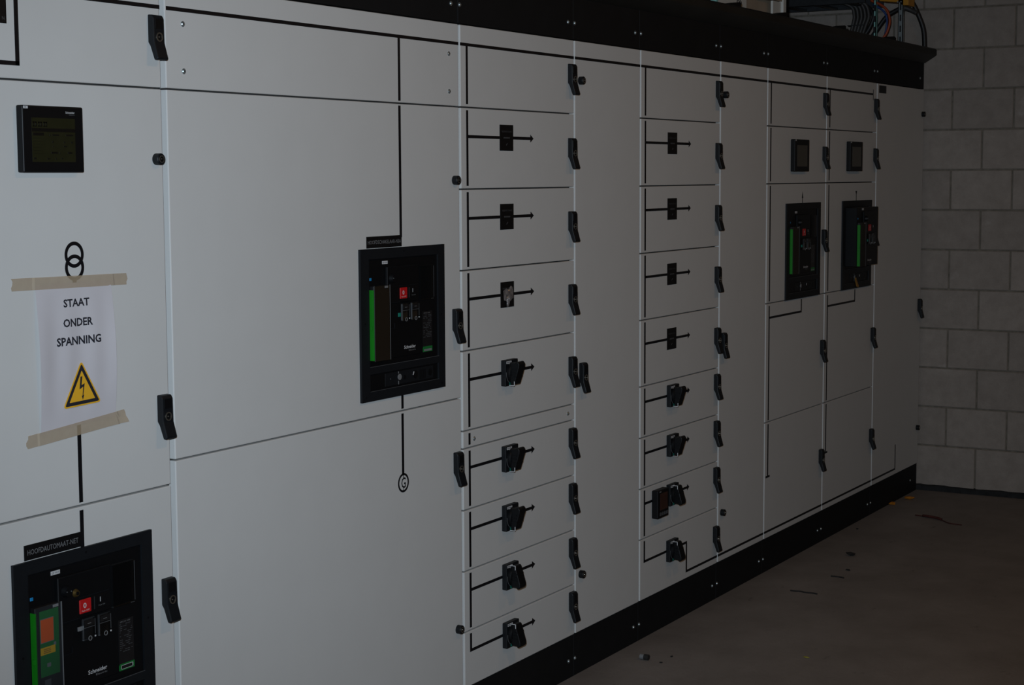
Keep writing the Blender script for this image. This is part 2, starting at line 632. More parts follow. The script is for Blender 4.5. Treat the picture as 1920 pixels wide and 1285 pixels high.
def slot_plate(d, xc, zc):
    """black engraved plate of an unused outgoing way"""
    b = MB('plate_black', 'dim_print_glint', 'grey_print_glint')
    x0, x1 = xc - 0.038, xc + 0.038
    b.box(x0, x1, -0.0016, 0.0005, zc - 0.037, zc + 0.037, 0, 0.0003, 1)
    b.text('RESERVE', x0 + 0.010, x0 + 0.038, zc + 0.0155, 0.0048, -0.0016, 1)
    b.text('PLAATS', x0 + 0.042, x1 - 0.010, zc + 0.0155, 0.0048, -0.0016, 1)
    for i in range(5):
        b.box(x0 + 0.021 + i * 0.0072, x0 + 0.0265 + i * 0.0072, -0.0018, -0.0015, zc - 0.0022, zc + 0.0018, 1)
    b.prism([(xc - 0.005, zc - 0.022), (xc - 0.001, zc - 0.022), (xc + 0.005, zc - 0.016), (xc + 0.002, zc - 0.015)], -0.0018, -0.0015, 'y', 1)
    return b.build('label_plate', d)


GAP = 0.0045
cols = {
    1: (-0.655, -0.017), 2: (0.0, 1.185), 3: (1.1955, 1.857), 4: (1.8655, 2.3245), 5: (2.3335, 2.994),
    6: (3.004, 3.4585), 7: (3.4675, 4.131), 8: (4.140, 4.801), 9: (4.811, 5.535)}
clabel = {
    1: 'pale grey switchboard cabinet with the taped paper warning sheet, nearest the camera',
    2: 'widest pale grey switchboard cabinet with two large doors and a round G symbol',
    3: 'pale grey switchboard cabinet of stacked small doors with five rotary switches',
    4: 'narrow plain full-height grey cabinet between the two columns of small doors',
    5: 'pale grey switchboard cabinet of stacked small doors with four rotary switches',
    6: 'narrow plain full-height grey cabinet beside the two far circuit breaker columns',
    7: 'far grey switchboard cabinet with a circuit breaker fully pushed in flush',
    8: 'far grey switchboard cabinet whose circuit breaker is drawn out of its frame',
    9: 'plain full-height grey end cabinet next to the block wall'}
CAB = {}
for n_, (a, e) in cols.items():
    CAB[n_] = cabinet(a, e, clabel[n_])
ZH = 1.808            # the horizontal busbar line

# screws of plinths and top panels (a pair astride each joint)
order = sorted(cols)
for i, n_ in enumerate(order):
    a, e = cols[n_]
    c, pl, tp = CAB[n_]
    if n_ > 1:
        screw(tp, a + 0.004, 1.914, 0.004, BOLT)
        if n_ > 2:
            screw(pl, a + 0.004, -0.080, 0.006, BOLT)
    if n_ < 9:
        screw(tp, e - 0.030, 1.914, 0.004, BOLT)
        if n_ > 1:
            screw(pl, e - 0.030, -0.080, 0.006, BOLT)
    else:
        screw(tp, e - 0.06, 1.914, 0.004, BOLT)
        screw(pl, e - 0.10, -0.072, 0.006, BOLT)

# ---- cabinet 1
c = CAB[1][0]
a, e = cols[1]
d = door(c, a, e, T - 0.225, T)
hline(d, -0.428, e, ZH)
vline(d, -0.4235, 1.664, ZH - LW / 2)
hline(d, a, -0.4235 + LW / 2, 1.668)
plate(d, -0.560, -0.449, 1.742, 1.792, [('N', -0.4605, -0.4545, 1.7485, 0.0065, 3)])
handle(d, -0.0545, 1.790)
d = door(c, a, e, 0.782, T - 0.225)
b = MB('vinyl')
b.ring((-0.288, 1.2945), 0.0228, 0.0074, FY, 0.0004)
b.ring((-0.288, 1.2685), 0.0228, 0.0074, FY * 1.3, 0.0004)
b.build('transformer_symbol', d)
vline(d, -0.289, 0.789, 1.247)
knob(d, -0.038, 1.487)
handle(d, -0.0555, 0.983)
d = door(c, a, e, 0.0, 0.782)
vline(d, -0.289, 0.696, 0.773)
plate(d, -0.449, -0.2945, 0.6985, 0.729, [('HOOFDAUTOMAAT-NET', -0.441, -0.302, 0.7085, 0.0105, 2)])
handle(d, -0.0565, 0.581)

# ---- cabinet 2
c = CAB[2][0]
a, e = cols[2]
d = door(c, a, e, T - 0.225, T, 'cover_panel')
hline(d, a + 0.004, e, ZH)
vline(d, 0.894, 1.643, ZH - LW / 2)
for x, z in ((0.0565, 1.778), (0.0565, 1.677), (1.136, 1.778), (1.1365, 1.677)):
    screw(d, x, z)
d = door(c, a, e, 0.833, T - 0.225)
vline(d, 0.8935, 1.29, 1.631)
vline(d, 0.8925, 0.839, 0.880)
plate(d, 0.736, 0.8955, 1.2665, 1.296, [('HOOFDSCHAKELAAR-NSA', 0.741, 0.891, 1.2765, 0.0095, 2)])
handle(d, 1.1415, 1.085)
knob(d, 1.159, 1.437)
d = door(c, a, e, 0.0, 0.833)
vline(d, 0.8920, 0.664, 0.826)
b = MB('vinyl')
b.ring((0.893, 0.641), 0.0228, 0.0056, FY, 0.0004)
b.text('G', 0.8825, 0.9035, 0.6275, 0.0275, FY, 0, 0.012, 0)
b.box(0.8922, 0.8940, FY, 0.0004, 0.653, 0.664)
b.box(0.8922, 0.8940, FY, 0.0004, 0.618, 0.630)
b.build('generator_symbol', d)
handle(d, 1.1415, 0.686)
knob(d, 1.159, 0.182)

# ---- cabinets 3 and 5: stacked small doors
rot_spots = []


def stack(n_, bounds, vx, tip, plates, rots, htops, hx, screws_row=None, zoff=None):
    c = CAB[n_][0]
    a, e = cols[n_]
    doors = []
    for i in range(len(bounds) - 1):
        z1, z0 = bounds[i], bounds[i + 1]
        d = door(c, a, e, z0, z1, 'cover_strip' if i == screws_row else 'door')
        doors.append(d)
        last = i == len(bounds) - 2
        top = ZH - LW / 2 if i == 0 else z1 - 0.008
        bot = z0 + 0.009
        if last:
            bot = rots[-1][1] - LW / 2
        vline(d, vx, bot, top)
        if i == 0:
            hline(d, a, e, ZH)
    for i, z in plates:
        arrow(doors[i], vx + LW / 2, tip, z)
        slot_plate(doors[i], vx + 0.2145, z)
    for i, z in rots[:-1] if n_ == 5 else rots:
        arrow(doors[i], vx + LW / 2, tip, z)
    for i, z in htops:
        handle(doors[i], hx, z)
    return doors


B3 = [T, T - .225, T - .45, T - .675, T - .9, T - 1.125, T - 1.175, T - 1.35, T - 1.525, T - 1.7, 0.0]
D3 = stack(3, B3, 1.2290, 1.603, [(1, 1.557), (2, 1.331), (3, 1.106)],
           [(4, 0.880), (6, 0.631), (7, 0.4545), (8, 0.2795), (9, 0.1045)],
           [(0, 1.788), (1, 1.563), (2, 1.339), (3, 1.114), (4, 0.889), (6, 0.665), (7, 0.490), (8, 0.316), (9, 0.144)], 1.8175, 5)
screw(D3[5], 1.2535, 0.710)
screw(D3[5], 1.815, 0.7115)
# torn foil sticker on the third plate
b = MB('foil')
rf = random.Random(8)
pts = [(1.4165, 1.118), (1.430, 1.125), (1.446, 1.121), (1.458, 1.131), (1.470, 1.127), (1.474, 1.112), (1.470, 1.096), (1.457, 1.086), (1.449, 1.092), (1.446, 1.070), (1.436, 1.070), (1.434, 1.088), (1.421, 1.090)]
cv = b.bm.verts.new((1.444, -0.0068, 1.105))
ov = [b.bm.verts.new((x, -0.0022 - rf.uniform(0, 0.0035), z)) for x, z in pts]
mv = [b.bm.verts.new((1.444 + (x - 1.444) * 0.55 + rf.uniform(-.002, .002), -0.0035 - rf.uniform(0, 0.005), 1.105 + (z - 1.105) * 0.55)) for x, z in pts]
for i in range(len(pts)):
    j = (i + 1) % len(pts)
    b.bm.faces.new((ov[i], ov[j], mv[j], mv[i]))
    b.bm.faces.new((mv[i], mv[j], cv))
b.build('torn_sticker', D3[3])

B5 = [T, T - .225, T - .45, T - .675, T - .9, T - 1.125, T - 1.3, T - 1.475, T - 1.65, 0.0]
D5 = stack(5, B5, 2.3665, 2.738, [(1, 1.557), (2, 1.3315), (3, 1.1065), (4, 0.881)],
           [(5, 0.683), (6, 0.5065), (7, 0.333), (8, 0.133)],
           [(0, 1.788), (1, 1.564), (2, 1.339), (3, 1.114), (4, 0.889), (5, 0.717), (6, 0.543), (7, 0.369), (8, 0.147)], 2.9525)
ZB = 0.0275           # the low line running on to the far cabinets
hline(D5[8], 2.3665 - LW / 2, 2.7165 + LW / 2, 0.133)
vline(D5[8], 2.7165, ZB - LW / 2, 0.133 - LW / 2)
hline(D5[8], 2.7165 + LW / 2, cols[5][1], ZB)

# ---- cabinets 4 and 6: plain full-height doors
for n_, hx, hz, kx in ((4, 1.889, 0.863, 1.8965), (6, 3.0125, 0.865, 3.033)):
    c = CAB[n_][0]
    a, e = cols[n_]
    d = door(c, a, e, 0, T)
    hline(d, a, e, ZH)
    if n_ == 6:
        hline(d, a, e, ZB)
    handle(d, hx, hz)
    knob(d, kx, 1.740)
    knob(d, kx, 0.187)

# ---- cabinets 7 and 8: breakers
for n_, vx, hx, ax in ((7, 3.4995, 4.087, 3.858), (8, 4.1745, 4.7605, 4.5325)):
    c = CAB[n_][0]
    a, e = cols[n_]
    bz = [T, T - .225, T - .45, 0.942, 0.469, 0.0]
    ds = [door(c, a, e, bz[i + 1], bz[i]) for i in range(5)]
    if n_ == 7:
        hline(ds[0], a, e, ZH)
    else:
        hline(ds[0], a, 4.746, ZH)
        MB('vinyl').box(4.746, 4.7515, FY, 0.0005, 1.782, 1.829).build('mimic_line', ds[0])
    vline(ds[0], vx, 1.646, ZH - LW / 2)
    vline(ds[1], vx, 1.422, 1.630)
    vline(ds[2], vx, 0.950, 1.404)
    vline(ds[3], vx, 0.477, 0.932)
    vline(ds[4], vx, 0.250, 0.461)
    MB('vinyl').box(vx - 0.021, vx + 0.021, FY * 1.3, 0.0005, 0.246, 0.254).build('mimic_line', ds[4])
    hline(ds[4], a, e, ZB)
    # stub above and branch below the breaker
    if n_ == 7:
        b = MB('vinyl')
        b.prism([(ax - 0.003, 1.328), (ax + 0.003, 1.328), (ax + 0.003, 1.352), (ax + 0.008, 1.352), (ax, 1.379), (ax - 0.008, 1.352), (ax - 0.003, 1.352)], FY, 0.0005)
        b.build('arrow', ds[2])
    else:
        b = MB('vinyl')
        b.prism([(ax - 0.003, 1.328), (ax + 0.003, 1.328), (ax + 0.003, 1.360), (ax + 0.011, 1.374), (ax - 0.011, 1.374), (ax - 0.003, 1.360)], FY, 0.0005)
        b.build('arrow', ds[2])
    vline(ds[3], ax, 0.885 + LW / 2, 0.936)
    hline(ds[3], vx + LW / 2, ax + LW / 2, 0.885)
    for i, z in ((0, 1.789), (1, 1.565), (2, 1.216), (3, 0.746), (4, 0.2755)):
        handle(ds[i], hx, z)

# ---- cabinet 9
c = CAB[9][0]
a, e = cols[9]
d = door(c, a, e, 0, T)
plate(d, 4.832, 4.934, 1.818, 1.852, [])
hline(d, a, 5.165 + LW / 2, ZB)
vline(d, 5.165, ZB + LW / 2, 0.147)
handle(d, 5.487, 0.831)
knob(d, 5.508, 1.740)
knob(d, 5.508, 0.185)

# ---- canopy along the top of the row
b = MB('canopy_black')
b.prism([(0.003, 1.990), (-0.052, 2.024), (-0.055, 2.028), (-0.055, 2.052), (-0.049, 2.0585), (0.30, 2.066), (0.30, 2.052), (0.003, 2.045)], -0.70, 5.550, 'x', 0, 0.0012)
tag(b.build('cabinet_canopy', org=(2.4, 0, 1.99)), 'long black overhanging canopy along the top of the cabinets', 'canopy')
for lx, who in ((3.175, 'left of the white enclosure'), (3.658, 'under the white enclosure'), (4.373, 'left of the cable bundle'), (5.079, 'below the orange cable')):
    b = MB('black_sheet')
    b.prism([(lx, 2.060), (lx + 0.125, 2.060), (lx + 0.125, 2.096), (lx + 0.112, 2.099), (lx, 2.084)], 0.045, 0.085, 'y', 0, 0.001)
    tag(b.build('lifting_bracket', org=(lx, 0.05, 2.06)), 'small black lifting bracket on the cabinet top ' + who, 'bracket', 'lifting brackets on the canopy')

# ------------------------------------------------------------------ rotary switches
def rotary(x0, zc, flipped, label, group):
    """x0: left edge of the square base, zc: centre height"""
    w, h = 0.072, 0.0755
    t = thing('rotary_switch', label, 'switch', (x0 + w / 2, 0, zc - h / 2), group)
    y0 = -0.0008
    b = MB('plastic', 'plastic_dark')
    b.box(x0, x0 + w, -0.0165, y0, zc - h / 2, zc + h / 2, 0, 0.0018, 2)
    b.build('base', t)
    xc = x0 + w / 2
    s = -1 if flipped else 1
    # printed label and green mark
    b = MB('white_print_glint', 'ink')
    z1 = zc + h / 2 - 0.003
    b.prism([(x0 + 0.005, z1 - 0.0075), (x0 + 0.005, z1), (x0 + 0.034, z1), (x0 + 0.034, z1 - 0.007), (x0 + 0.024, z1 - 0.020), (x0 + 0.019, z1 - 0.023), (x0 + 0.019, z1 - 0.0075)], -0.0168, -0.016, 'y', 0)
    for i in range(4):
        b.box(x0 + 0.008 + i * 0.006, x0 + 0.011 + i * 0.006, -0.01695, -0.0168, z1 - 0.0055, z1 - 0.0018, 1)
    b.build('printed_label', t)
    b = MB('green_teal')
    b.prism([(x0 + 0.021, zc - h / 2 + 0.002), (x0 + 0.043, zc - h / 2 + 0.002), (x0 + 0.037, zc - h / 2 + 0.012), (x0 + 0.028, zc - h / 2 + 0.0185), (x0 + 0.022, zc - h / 2 + 0.016)], -0.0170, -0.016, 'y')
    b.build('green_mark', t)
    b = MB('plastic_dark')
    b.cyl((xc, zc), 0.0305, -0.0160, -0.0240, 'y', 0, 36)
    b.cyl((xc, zc), 0.0305, -0.0240, -0.0270, 'y', 0, 36, 0.0275)
    b.build('dial', t)
    b = MB('grey_print_glint')  # pale arc painted as a reflective edge along the dial rim
    n = 14
    for i in range(n):
        k0 = math.radians(175 + i * 80 / n)
        k1 = math.radians(175 + (i + 1) * 80 / n)
        b.prism([(xc + 0.0315 * math.cos(k0), zc + 0.0315 * math.sin(k0)), (xc + 0.0315 * math.cos(k1), zc + 0.0315 * math.sin(k1)), (xc + 0.0325 * math.cos(k1), zc + 0.0325 * math.sin(k1)), (xc + 0.0325 * math.cos(k0), zc + 0.0325 * math.sin(k0))], -0.0170, -0.016)
    b.build('dial_rim_glint', t)
    # grip: a wedge standing out furthest at one end
    b = MB('plastic_dark')
    prof = [(-0.024, -0.034), (-0.036, -0.034), (-0.0385, -0.031), (-0.0535, 0.018), (-0.0540, 0.027), (-0.0500, 0.0335), (-0.0440, 0.0345), (-0.0400, 0.0300), (-0.024, 0.0300)]
    b.prism([(p[0], zc + s * p[1]) for p in prof], xc - 0.023, xc + 0.014, 'x', 0, 0.0022)
    # ribs on the side of the grip
    for q in (-0.010, 0.0, 0.010):
        b.box(xc - 0.0245, xc + 0.0155, -0.044, -0.026, zc + s * q - 0.0015, zc + s * q + 0.0015)
    b.build('grip', t)
    b = MB('white_print_glint')  # pale bars: padlock clip outline with its reflective edges painted in
    zz = zc - s * 0.0352
    b.box(xc - 0.0250, xc - 0.0236, -0.0385, -0.0215, zz - 0.0008, zz + 0.0008)
    b.box(xc - 0.0250, xc - 0.0236, -0.0398, -0.0380, min(zz, zz + s * 0.012), max(zz, zz + s * 0.012))
    b.build('locking_clip', t)
    return t


ordn = ['topmost', 'second from top', 'third from top', 'fourth from top', 'lowest']
for i, (z, fl) in enumerate(((0.880, 0), (0.6285, 0), (0.4535, 0), (0.279, 1), (0.1045, 1))):
    rotary(1.4045, z, fl, 'black rotary switch, %s of the five in the nearer switch column' % ordn[i], 'rotary switches of the nearer column')
ordn4 = ['topmost', 'second from top', 'third from top', 'lowest']
for i, (z, fl) in enumerate(((0.683, 0), (0.508, 0), (0.333, 1), (0.134, 1))):
    rotary(2.541, z, fl, 'black rotary switch, %s of the four in the farther switch column' % ordn4[i], 'rotary switches of the farther column')

# ------------------------------------------------------------------ display meters
def display(x0, z0, kind, label, p=0.0185, group='display units on the doors'):
    w, h = 0.163, 0.1295
    t = thing('display_meter', label, 'meter', (x0 + w / 2, 0, z0), group)
    b = MB('plastic_dark')
    b.box(x0, x0 + w, -p, -0.0008, z0, z0 + h, 0, 0.003, 3)
    b.build('housing', t)
    sx0, sx1, sz0, sz1 = x0 + 0.023, x0 + w - 0.024, z0 + 0.0205, z0 + 0.106
    b = MB('meter_screen' if kind == 'near' else 'meter_screen_grey')
    b.box(sx0, sx1, -p - 0.0004, -p + 0.001, sz0, sz1)
    s = b.build('screen', t)
    b = MB('white_print_glint', 'ink')
    b.box(x0 + 0.003, x0 + 0.0145, -p - 0.0003, -p + 0.001, z0 + h - 0.0065, z0 + h - 0.0015)
    b.box(x0 + 0.006, x0 + 0.0075, -p - 0.0005, -p, z0 + h - 0.005, z0 + h - 0.003, 1)
    b.box(x0 + 0.009, x0 + 0.0105, -p - 0.0005, -p, z0 + h - 0.005, z0 + h - 0.003, 1)
    b.build('sticker', t)
    if kind == 'near':
        b = MB('white_print_glint', 'grey_print_glint')
        b.text('Schneider', x0 + 0.1145, x0 + 0.1395, z0 + 0.1158, 0.0042, -p, 0, 0.01)
        b.text('Electric', x0 + 0.1245, x0 + 0.1395, z0 + 0.1125, 0.0018, -p, 1)
        b.build('logo', t)
        b = MB('screen_ink')
        ys, ye = -p - 0.0007, -p - 0.0003
        W, Hh = sx1 - sx0, sz1 - sz0

        def blk(u0, u1, v0, v1):
            b.box(sx0 + u0 * W, sx0 + u1 * W, ys, ye, sz1 - v1 * Hh, sz1 - v0 * Hh)
        blk(0, 1, 0.235, 0.315)
        blk(0.02, 0.27, 0.335, 0.405)
        for u in (0.03, 0.15, 0.27):
            blk(u, u + 0.08, 0.09, 0.12)
            blk(u, u + 0.02, 0.09, 0.20)
            blk(u + 0.06, u + 0.08, 0.09, 0.20)
            blk(u, u + 0.08, 0.18, 0.20)
        blk(0.40, 0.42, 0.37, 0.41)
        blk(0.46, 0.62, 0.37, 0.40)
        blk(0.78, 0.95, 0.37, 0.40)
        blk(0.46, 0.49, 0.52, 0.56)
        blk(0.73, 0.76, 0.53, 0.57)
        blk(0.90, 0.94, 0.53, 0.57)
        blk(0.47, 0.49, 0.63, 0.66)
        blk(0.72, 0.80, 0.63, 0.655)
        blk(0.43, 0.58, 0.77, 0.81)
        blk(0.62, 0.63, 0.77, 0.82)
        blk(0.82, 0.92, 0.77, 0.81)
        blk(0.97, 0.985, 0.80, 0.82)
        for v in (0.46, 0.53, 0.60, 0.67, 0.74, 0.81):
            blk(0.02, 0.24, v, v + 0.006)
        blk(0.03, 0.09, 0.90, 0.94)
        blk(0.33, 0.40, 0.91, 0.94)
        blk(0.53, 0.56, 0.91, 0.94)
        blk(0.66, 0.70, 0.91, 0.94)
        b.build('screen_print', s)
    return t


display(-0.4335, 1.459, 'near', 'black display meter with olive screen above the paper warning sheet')
display(3.7145, 1.460, 'far', 'black display meter above the flush far circuit breaker', 0.0205)
display(4.391, 1.461, 'far', 'black display meter above the drawn-out far circuit breaker', 0.0205)

# small square power meter on the farther switch column
x0, z0, w, h, p = 2.4215, 0.2715, 0.0865, 0.0985, 0.026
t = thing('power_meter', 'small black power meter with reddish display left of a rotary switch', 'meter', (x0 + w / 2, 0, z0))
b = MB('plastic_dark')
b.box(x0, x0 + w, -p, -0.0008, z0, z0 + h, 0, 0.004, 3)
b.build('housing', t)
b = MB('meter_red')
b.box(x0 + 0.016, x0 + w - 0.010, -p - 0.0004, -p + 0.001, z0 + 0.028, z0 + h - 0.012)
b.build('screen', t)
b = MB('dim_print_glint')
for i in range(4):
    u = x0 + 0.014 + i * 0.0175
    b.prism([(u, z0 + 0.009), (u + 0.012, z0 + 0.009), (u + 0.012, z0 + 0.019), (u + 0.005, z0 + 0.0215), (u, z0 + 0.019)], -p - 0.0012, -p + 0.001)
b.build('button_row', t)
b = MB('grey_print_glint')
b.box(x0 + 0.012, x0 + 0.025, -p - 0.0003, -p + 0.001, z0 + h - 0.008, z0 + h - 0.004)
b.build('sticker', t)

# ------------------------------------------------------------------ circuit breakers
def breaker(X, Z, kind, label, pull=0.0):
    t = thing('circuit_breaker', label, 'breaker', (X + 0.1975, 0, Z), 'circuit breakers')
    FT = -0.0072
    b = MB('frame_black', 'plastic_dark')

    def bx(x0, x1, y0, y1, z0, z1, mi=0, bev=0.0):
        b.box(X + x0, X + x1, min(y0, y1), max(y0, y1), Z + z0, Z + z1, mi, bev, 1)
    iL, iR = 0.037, 0.363
    bx(0, 0.395, FT, -0.0008, 0, 0.025)
    bx(0, 0.395, FT, -0.0008, 0.363, 0.389)
    bx(0, iL, FT, -0.0008, 0.025, 0.363)
    bx(iR, 0.395, FT, -0.0008, 0.025, 0.363)
    bx(iL, iR, FT, -0.0008, 0.069, 0.088)
    for sx, sz in ((0.018, 0.20), (0.377, 0.20), (0.1975, 0.378), (0.018, 0.012), (0.377, 0.012)):
        b.cyl((X + sx, Z + sz), 0.0025, FT + 0.0004, FT - 0.0004, 'y', 1, 10)
    b.build('escutcheon_frame', t)

    yb = -0.0026 - pull
    b = MB('plastic_dark', 'plastic')
    if pull:
        bx(iL + 0.002, iR - 0.034, yb, -0.0030, 0.102, 0.360, 0, 0.002)
        bx(iL, iR, -0.0026, -0.0008, 0.088, 0.363)
    else:
        bx(iL, iR, yb, -0.0008, 0.088, 0.363)
    fc = b.build('front_cover', t)
    # moulded cover of the mechanism
    b = MB('plastic_dark', 'plastic')
    bx(0.113, 0.262, yb, yb - 0.0085, 0.246, 0.341, 0, 0.0015)
    bx(0.113, 0.285, yb, yb - 0.0040, 0.103, 0.246, 0, 0.001)
    b.box(X + 0.116, X + 0.170, yb - 0.0095, yb - 0.008, Z + 0.2462, Z + 0.2480, 1)
    b.box(X + 0.118, X + 0.259, yb - 0.0089, yb - 0.008, Z + 0.3390, Z + 0.3402, 1)
    b.box(X + 0.170, X + 0.256, yb - 0.0095, yb - 0.008, Z + 0.2880, Z + 0.2895, 1)
    b.box(X + 0.127, X + 0.151, yb - 0.0055, yb - 0.004, Z + 0.178, Z + 0.1795, 1)
    b.box(X + 0.1500, X + 0.1512, yb - 0.0055, yb - 0.004, Z + 0.1795, Z + 0.192, 1)
    b.build('mechanism_cover', t)
    b = MB('clear', 'dim_print_glint')
    if not pull:
        bx(0.268, 0.334, yb, yb - 0.009, 0.246, 0.336)
        b.box(X + 0.3325, X + 0.3338, yb - 0.0095, yb - 0.008, Z + 0.250, Z + 0.334, 1)  # dim bars paint the bright glassy edges of the cover
        b.box(X + 0.320, X + 0.3325, yb - 0.0095, yb - 0.0085, Z + 0.2460, Z + 0.2472, 1)
        b.build('clear_cover', t)
    # trip unit
    b = MB('unit_dark', 'plastic_dark')
    bx(0.045, 0.113, yb, yb - 0.0125, 0.103, 0.2945, 0, 0.001)
    tu = b.build('trip_unit', t)
    yt = yb - 0.0125
    b = MB('green_stripe')
    bx(0.0440, 0.0472, yb, yt - 0.0006, 0.104, 0.2845)
    b.box(X + 0.0405, X + 0.0442, yb - 0.010, yb - 0.004, Z + 0.182, Z + 0.192)
    b.build('green_edge', tu)
    if kind == 'orange':
        b = MB('green_panel', 'grey_print_glint')
        bx(0.0562, 0.1075, yt, yt - 0.0004, 0.152, 0.2855)
        b.box(X + 0.073, X + 0.083, yt - 0.0007, yt - 0.0003, Z + 0.170, Z + 0.178, 1)
        b.box(X + 0.0925, X + 0.0985, yt - 0.0007, yt - 0.0003, Z + 0.2105, Z + 0.217, 1)
        b.build('green_panel', tu)
        b = MB('orange', 'grey_print_glint')
        bx(0.0572, 0.0935, yt - 0.0002, yt - 0.0006, 0.2205, 0.2695, 1)
        bx(0.0585, 0.0922, yt - 0.0002, yt - 0.0012, 0.2220, 0.2682, 0)
        b.build('screen', tu)
        b = MB('amber', 'tag_brown')
        bx(0.0565, 0.0960, yt - 0.0002, yt - 0.0010, 0.1965, 0.2115, 0)
        for i in range(3):
            b.box(X + 0.064, X + 0.083, yt - 0.0013, yt - 0.0009, Z + 0.1995 + i * 0.0035, Z + 0.2010 + i * 0.0035, 1)
        b.build('yellow_label', tu)
    elif kind == 'far':
        b = MB('tag_brown', 'red')
        bx(0.062, 0.090, yt, yt - 0.0006, 0.215, 0.255, 1)
        bx(0.066, 0.086, yt, yt - 0.0006, 0.180, 0.196, 0)
        b.build('printed_label', tu)
    b = MB('dim_print_glint')
    bx(0.066, 0.082, yt, yt - 0.0010, 0.128, 0.145)
    for i in range(4):
        b.box(X + 0.070 + i * 0.003, X + 0.0715 + i * 0.003, yt - 0.0014, yt - 0.0009, Z + 0.130, Z + 0.143)
    b.build('keypad', tu)
    b = MB('clear', 'grey_print_glint')
    bx(0.0445, 0.1145, yt - 0.0016, yt - 0.0032, 0.102, 0.2955, 0)
    b.box(X + 0.1132, X + 0.1146, yt - 0.0036, yt - 0.0012, Z + 0.102, Z + 0.2955, 1)  # grey bar painted as the reflective right edge of the flap
    b.box(X + 0.090, X + 0.105, yt - 0.0036, yt - 0.0030, Z + 0.288, Z + 0.2935, 1)
    b.build('clear_flap', tu)
    # push buttons
    b = MB('red', 'white_print_glint')
    bx(0.1700, 0.2030, yb - 0.006, yb - 0.0105, 0.2545, 0.2835, 0, 0.0012)
    b.text('0', X + 0.1795, X + 0.1885, Z + 0.2655, 0.0105, yb - 0.0105, 1, 0.02)
    b.text('Push OFF', X + 0.1750, X + 0.1970, Z + 0.2585, 0.0032, yb - 0.0105, 1)
    b.build('off_button', t)
    b = MB('plastic_dark', 'white_print_glint', 'grey_print_glint')
    bx(0.2120, 0.2480, yb - 0.006, yb - 0.0100, 0.2545, 0.2835, 0, 0.0012)
    b.box(X + 0.2285, X + 0.2300, yb - 0.0103, yb - 0.0099, Z + 0.2690, Z + 0.2790, 1)
    b.text('Push ON', X + 0.2240, X + 0.2420, Z + 0.2605, 0.0028, yb - 0.0100, 2)
    b.build('on_button', t)
    # transparent padlock shutters
    for q0 in (0.1770, 0.2225):
        b = MB('clear', 'grey_print_glint', 'dim_print_glint', 'white_print_glint', 'unit_dark')
        bx(q0, q0 + 0.036, yb - 0.005, yb - 0.011, 0.196, 0.242, 0, 0.002)
        x_ = X + q0
        y1, y2 = yb - 0.0118, yb - 0.0108
        b.box(x_ + 0.004, x_ + 0.033, y1, y2, Z + 0.2265, Z + 0.2385, 4)
        b.box(x_ + 0.001, x_ + 0.035, y1, y2, Z + 0.2228, Z + 0.2240, 2)  # thin pale bars painted as edge highlights on the clear plastic
        b.box(x_ + 0.0335, x_ + 0.0345, y1, y2, Z + 0.206, Z + 0.238, 2)
        b.box(x_ + 0.000, x_ + 0.0010, y1, y2, Z + 0.202, Z + 0.222, 2)
        b.ring((x_ + 0.0190, Z + 0.1995), 0.0045, 0.0014, y1, y2, 1, 14)
        b.box(x_ + 0.0320, x_ + 0.0350, y1 - 0.0005, y2, Z + 0.2000, Z + 0.2030, 3)
        b.box(x_ + 0.012, x_ + 0.022, y1 - 0.0003, y2, Z + 0.231, Z + 0.232, 1)
        b.build('padlock_shutter', t)
    b = MB('grey_print_glint' if kind == 'orange' else 'green_teal')
    if kind == 'orange':
        bx(0.168, 0.184, yb - 0.004, yb - 0.0062, 0.2190, 0.2275)
    else:
        bx(0.168, 0.177, yb - 0.004, yb - 0.0062, 0.2080, 0.2180)
    b.build('position_flag', t)
    # rating plate
    b = MB('unit_dark', 'dim_print_glint', 'green_panel', 'white_print_glint', 'grey_print_glint')
    rx0 = 0.240 if pull else 0.2890
    bx(rx0, rx0 + 0.045, yb, yb - 0.0016, 0.1155, 0.2130, 0)
    bx(rx0, rx0 + 0.045, yb, yb - 0.0022, 0.1040, 0.1185, 2)
    yr = yb - 0.0016
    rg = random.Random(int(X * 100) + 7)
    b.text('HP2 H1 NW', X + rx0 + 0.005, X + rx0 + 0.036, Z + 0.2065, 0.0032, yr, 4)
    zz = 0.202
    while zz > 0.140:
        x1 = rx0 + 0.003
        while x1 < rx0 + 0.040:
            wd = rg.uniform(0.002, 0.009)
            if rg.random() < 0.62:
                b.box(X + x1, X + min(x1 + wd, rx0 + 0.043), yr - 0.0003, yr + 0.0002, Z + zz, Z + zz + 0.0013, 1)
            x1 += wd + 0.0015
        zz -= 0.0042
    yg = yb - 0.0022
    if kind == 'orange':
        for (p0, p1, q0, q1) in ((0.0045, 0.0405, 0.1065, 0.1073), (0.0045, 0.0405, 0.1145, 0.1153), (0.0045, 0.0053, 0.1065, 0.1150), (0.0385, 0.0405, 0.1065, 0.1150)):
            b.box(X + rx0 + p0, X + rx0 + p1, yg - 0.0003, yg + 0.0002, Z + q0, Z + q1, 3)
        b.box(X + rx0 + 0.0053, X + rx0 + 0.0385, yg - 0.0002, yg + 0.0002, Z + 0.1073, Z + 0.1145, 0)
    else:
        b.box(X + rx0 + 0.004, X + rx0 + 0.041, yg - 0.0003, yg + 0.0002, Z + 0.1060, Z + 0.1115, 4)
    b.build('rating_plate', t)
    # maker's name
    b = MB('white_print_glint', 'grey_print_glint')
    lx = 0.175 if pull else 0.1945
    b.text('Schneider', X + lx, X + lx + 0.055, Z + 0.1215, 0.0085, yb - 0.0040, 0, 0.015)
    b.text('Electric', X + lx + 0.022, X + lx + 0.055, Z + 0.1145, 0.0040, yb - 0.0040, 1)
    b.build('logo', t)
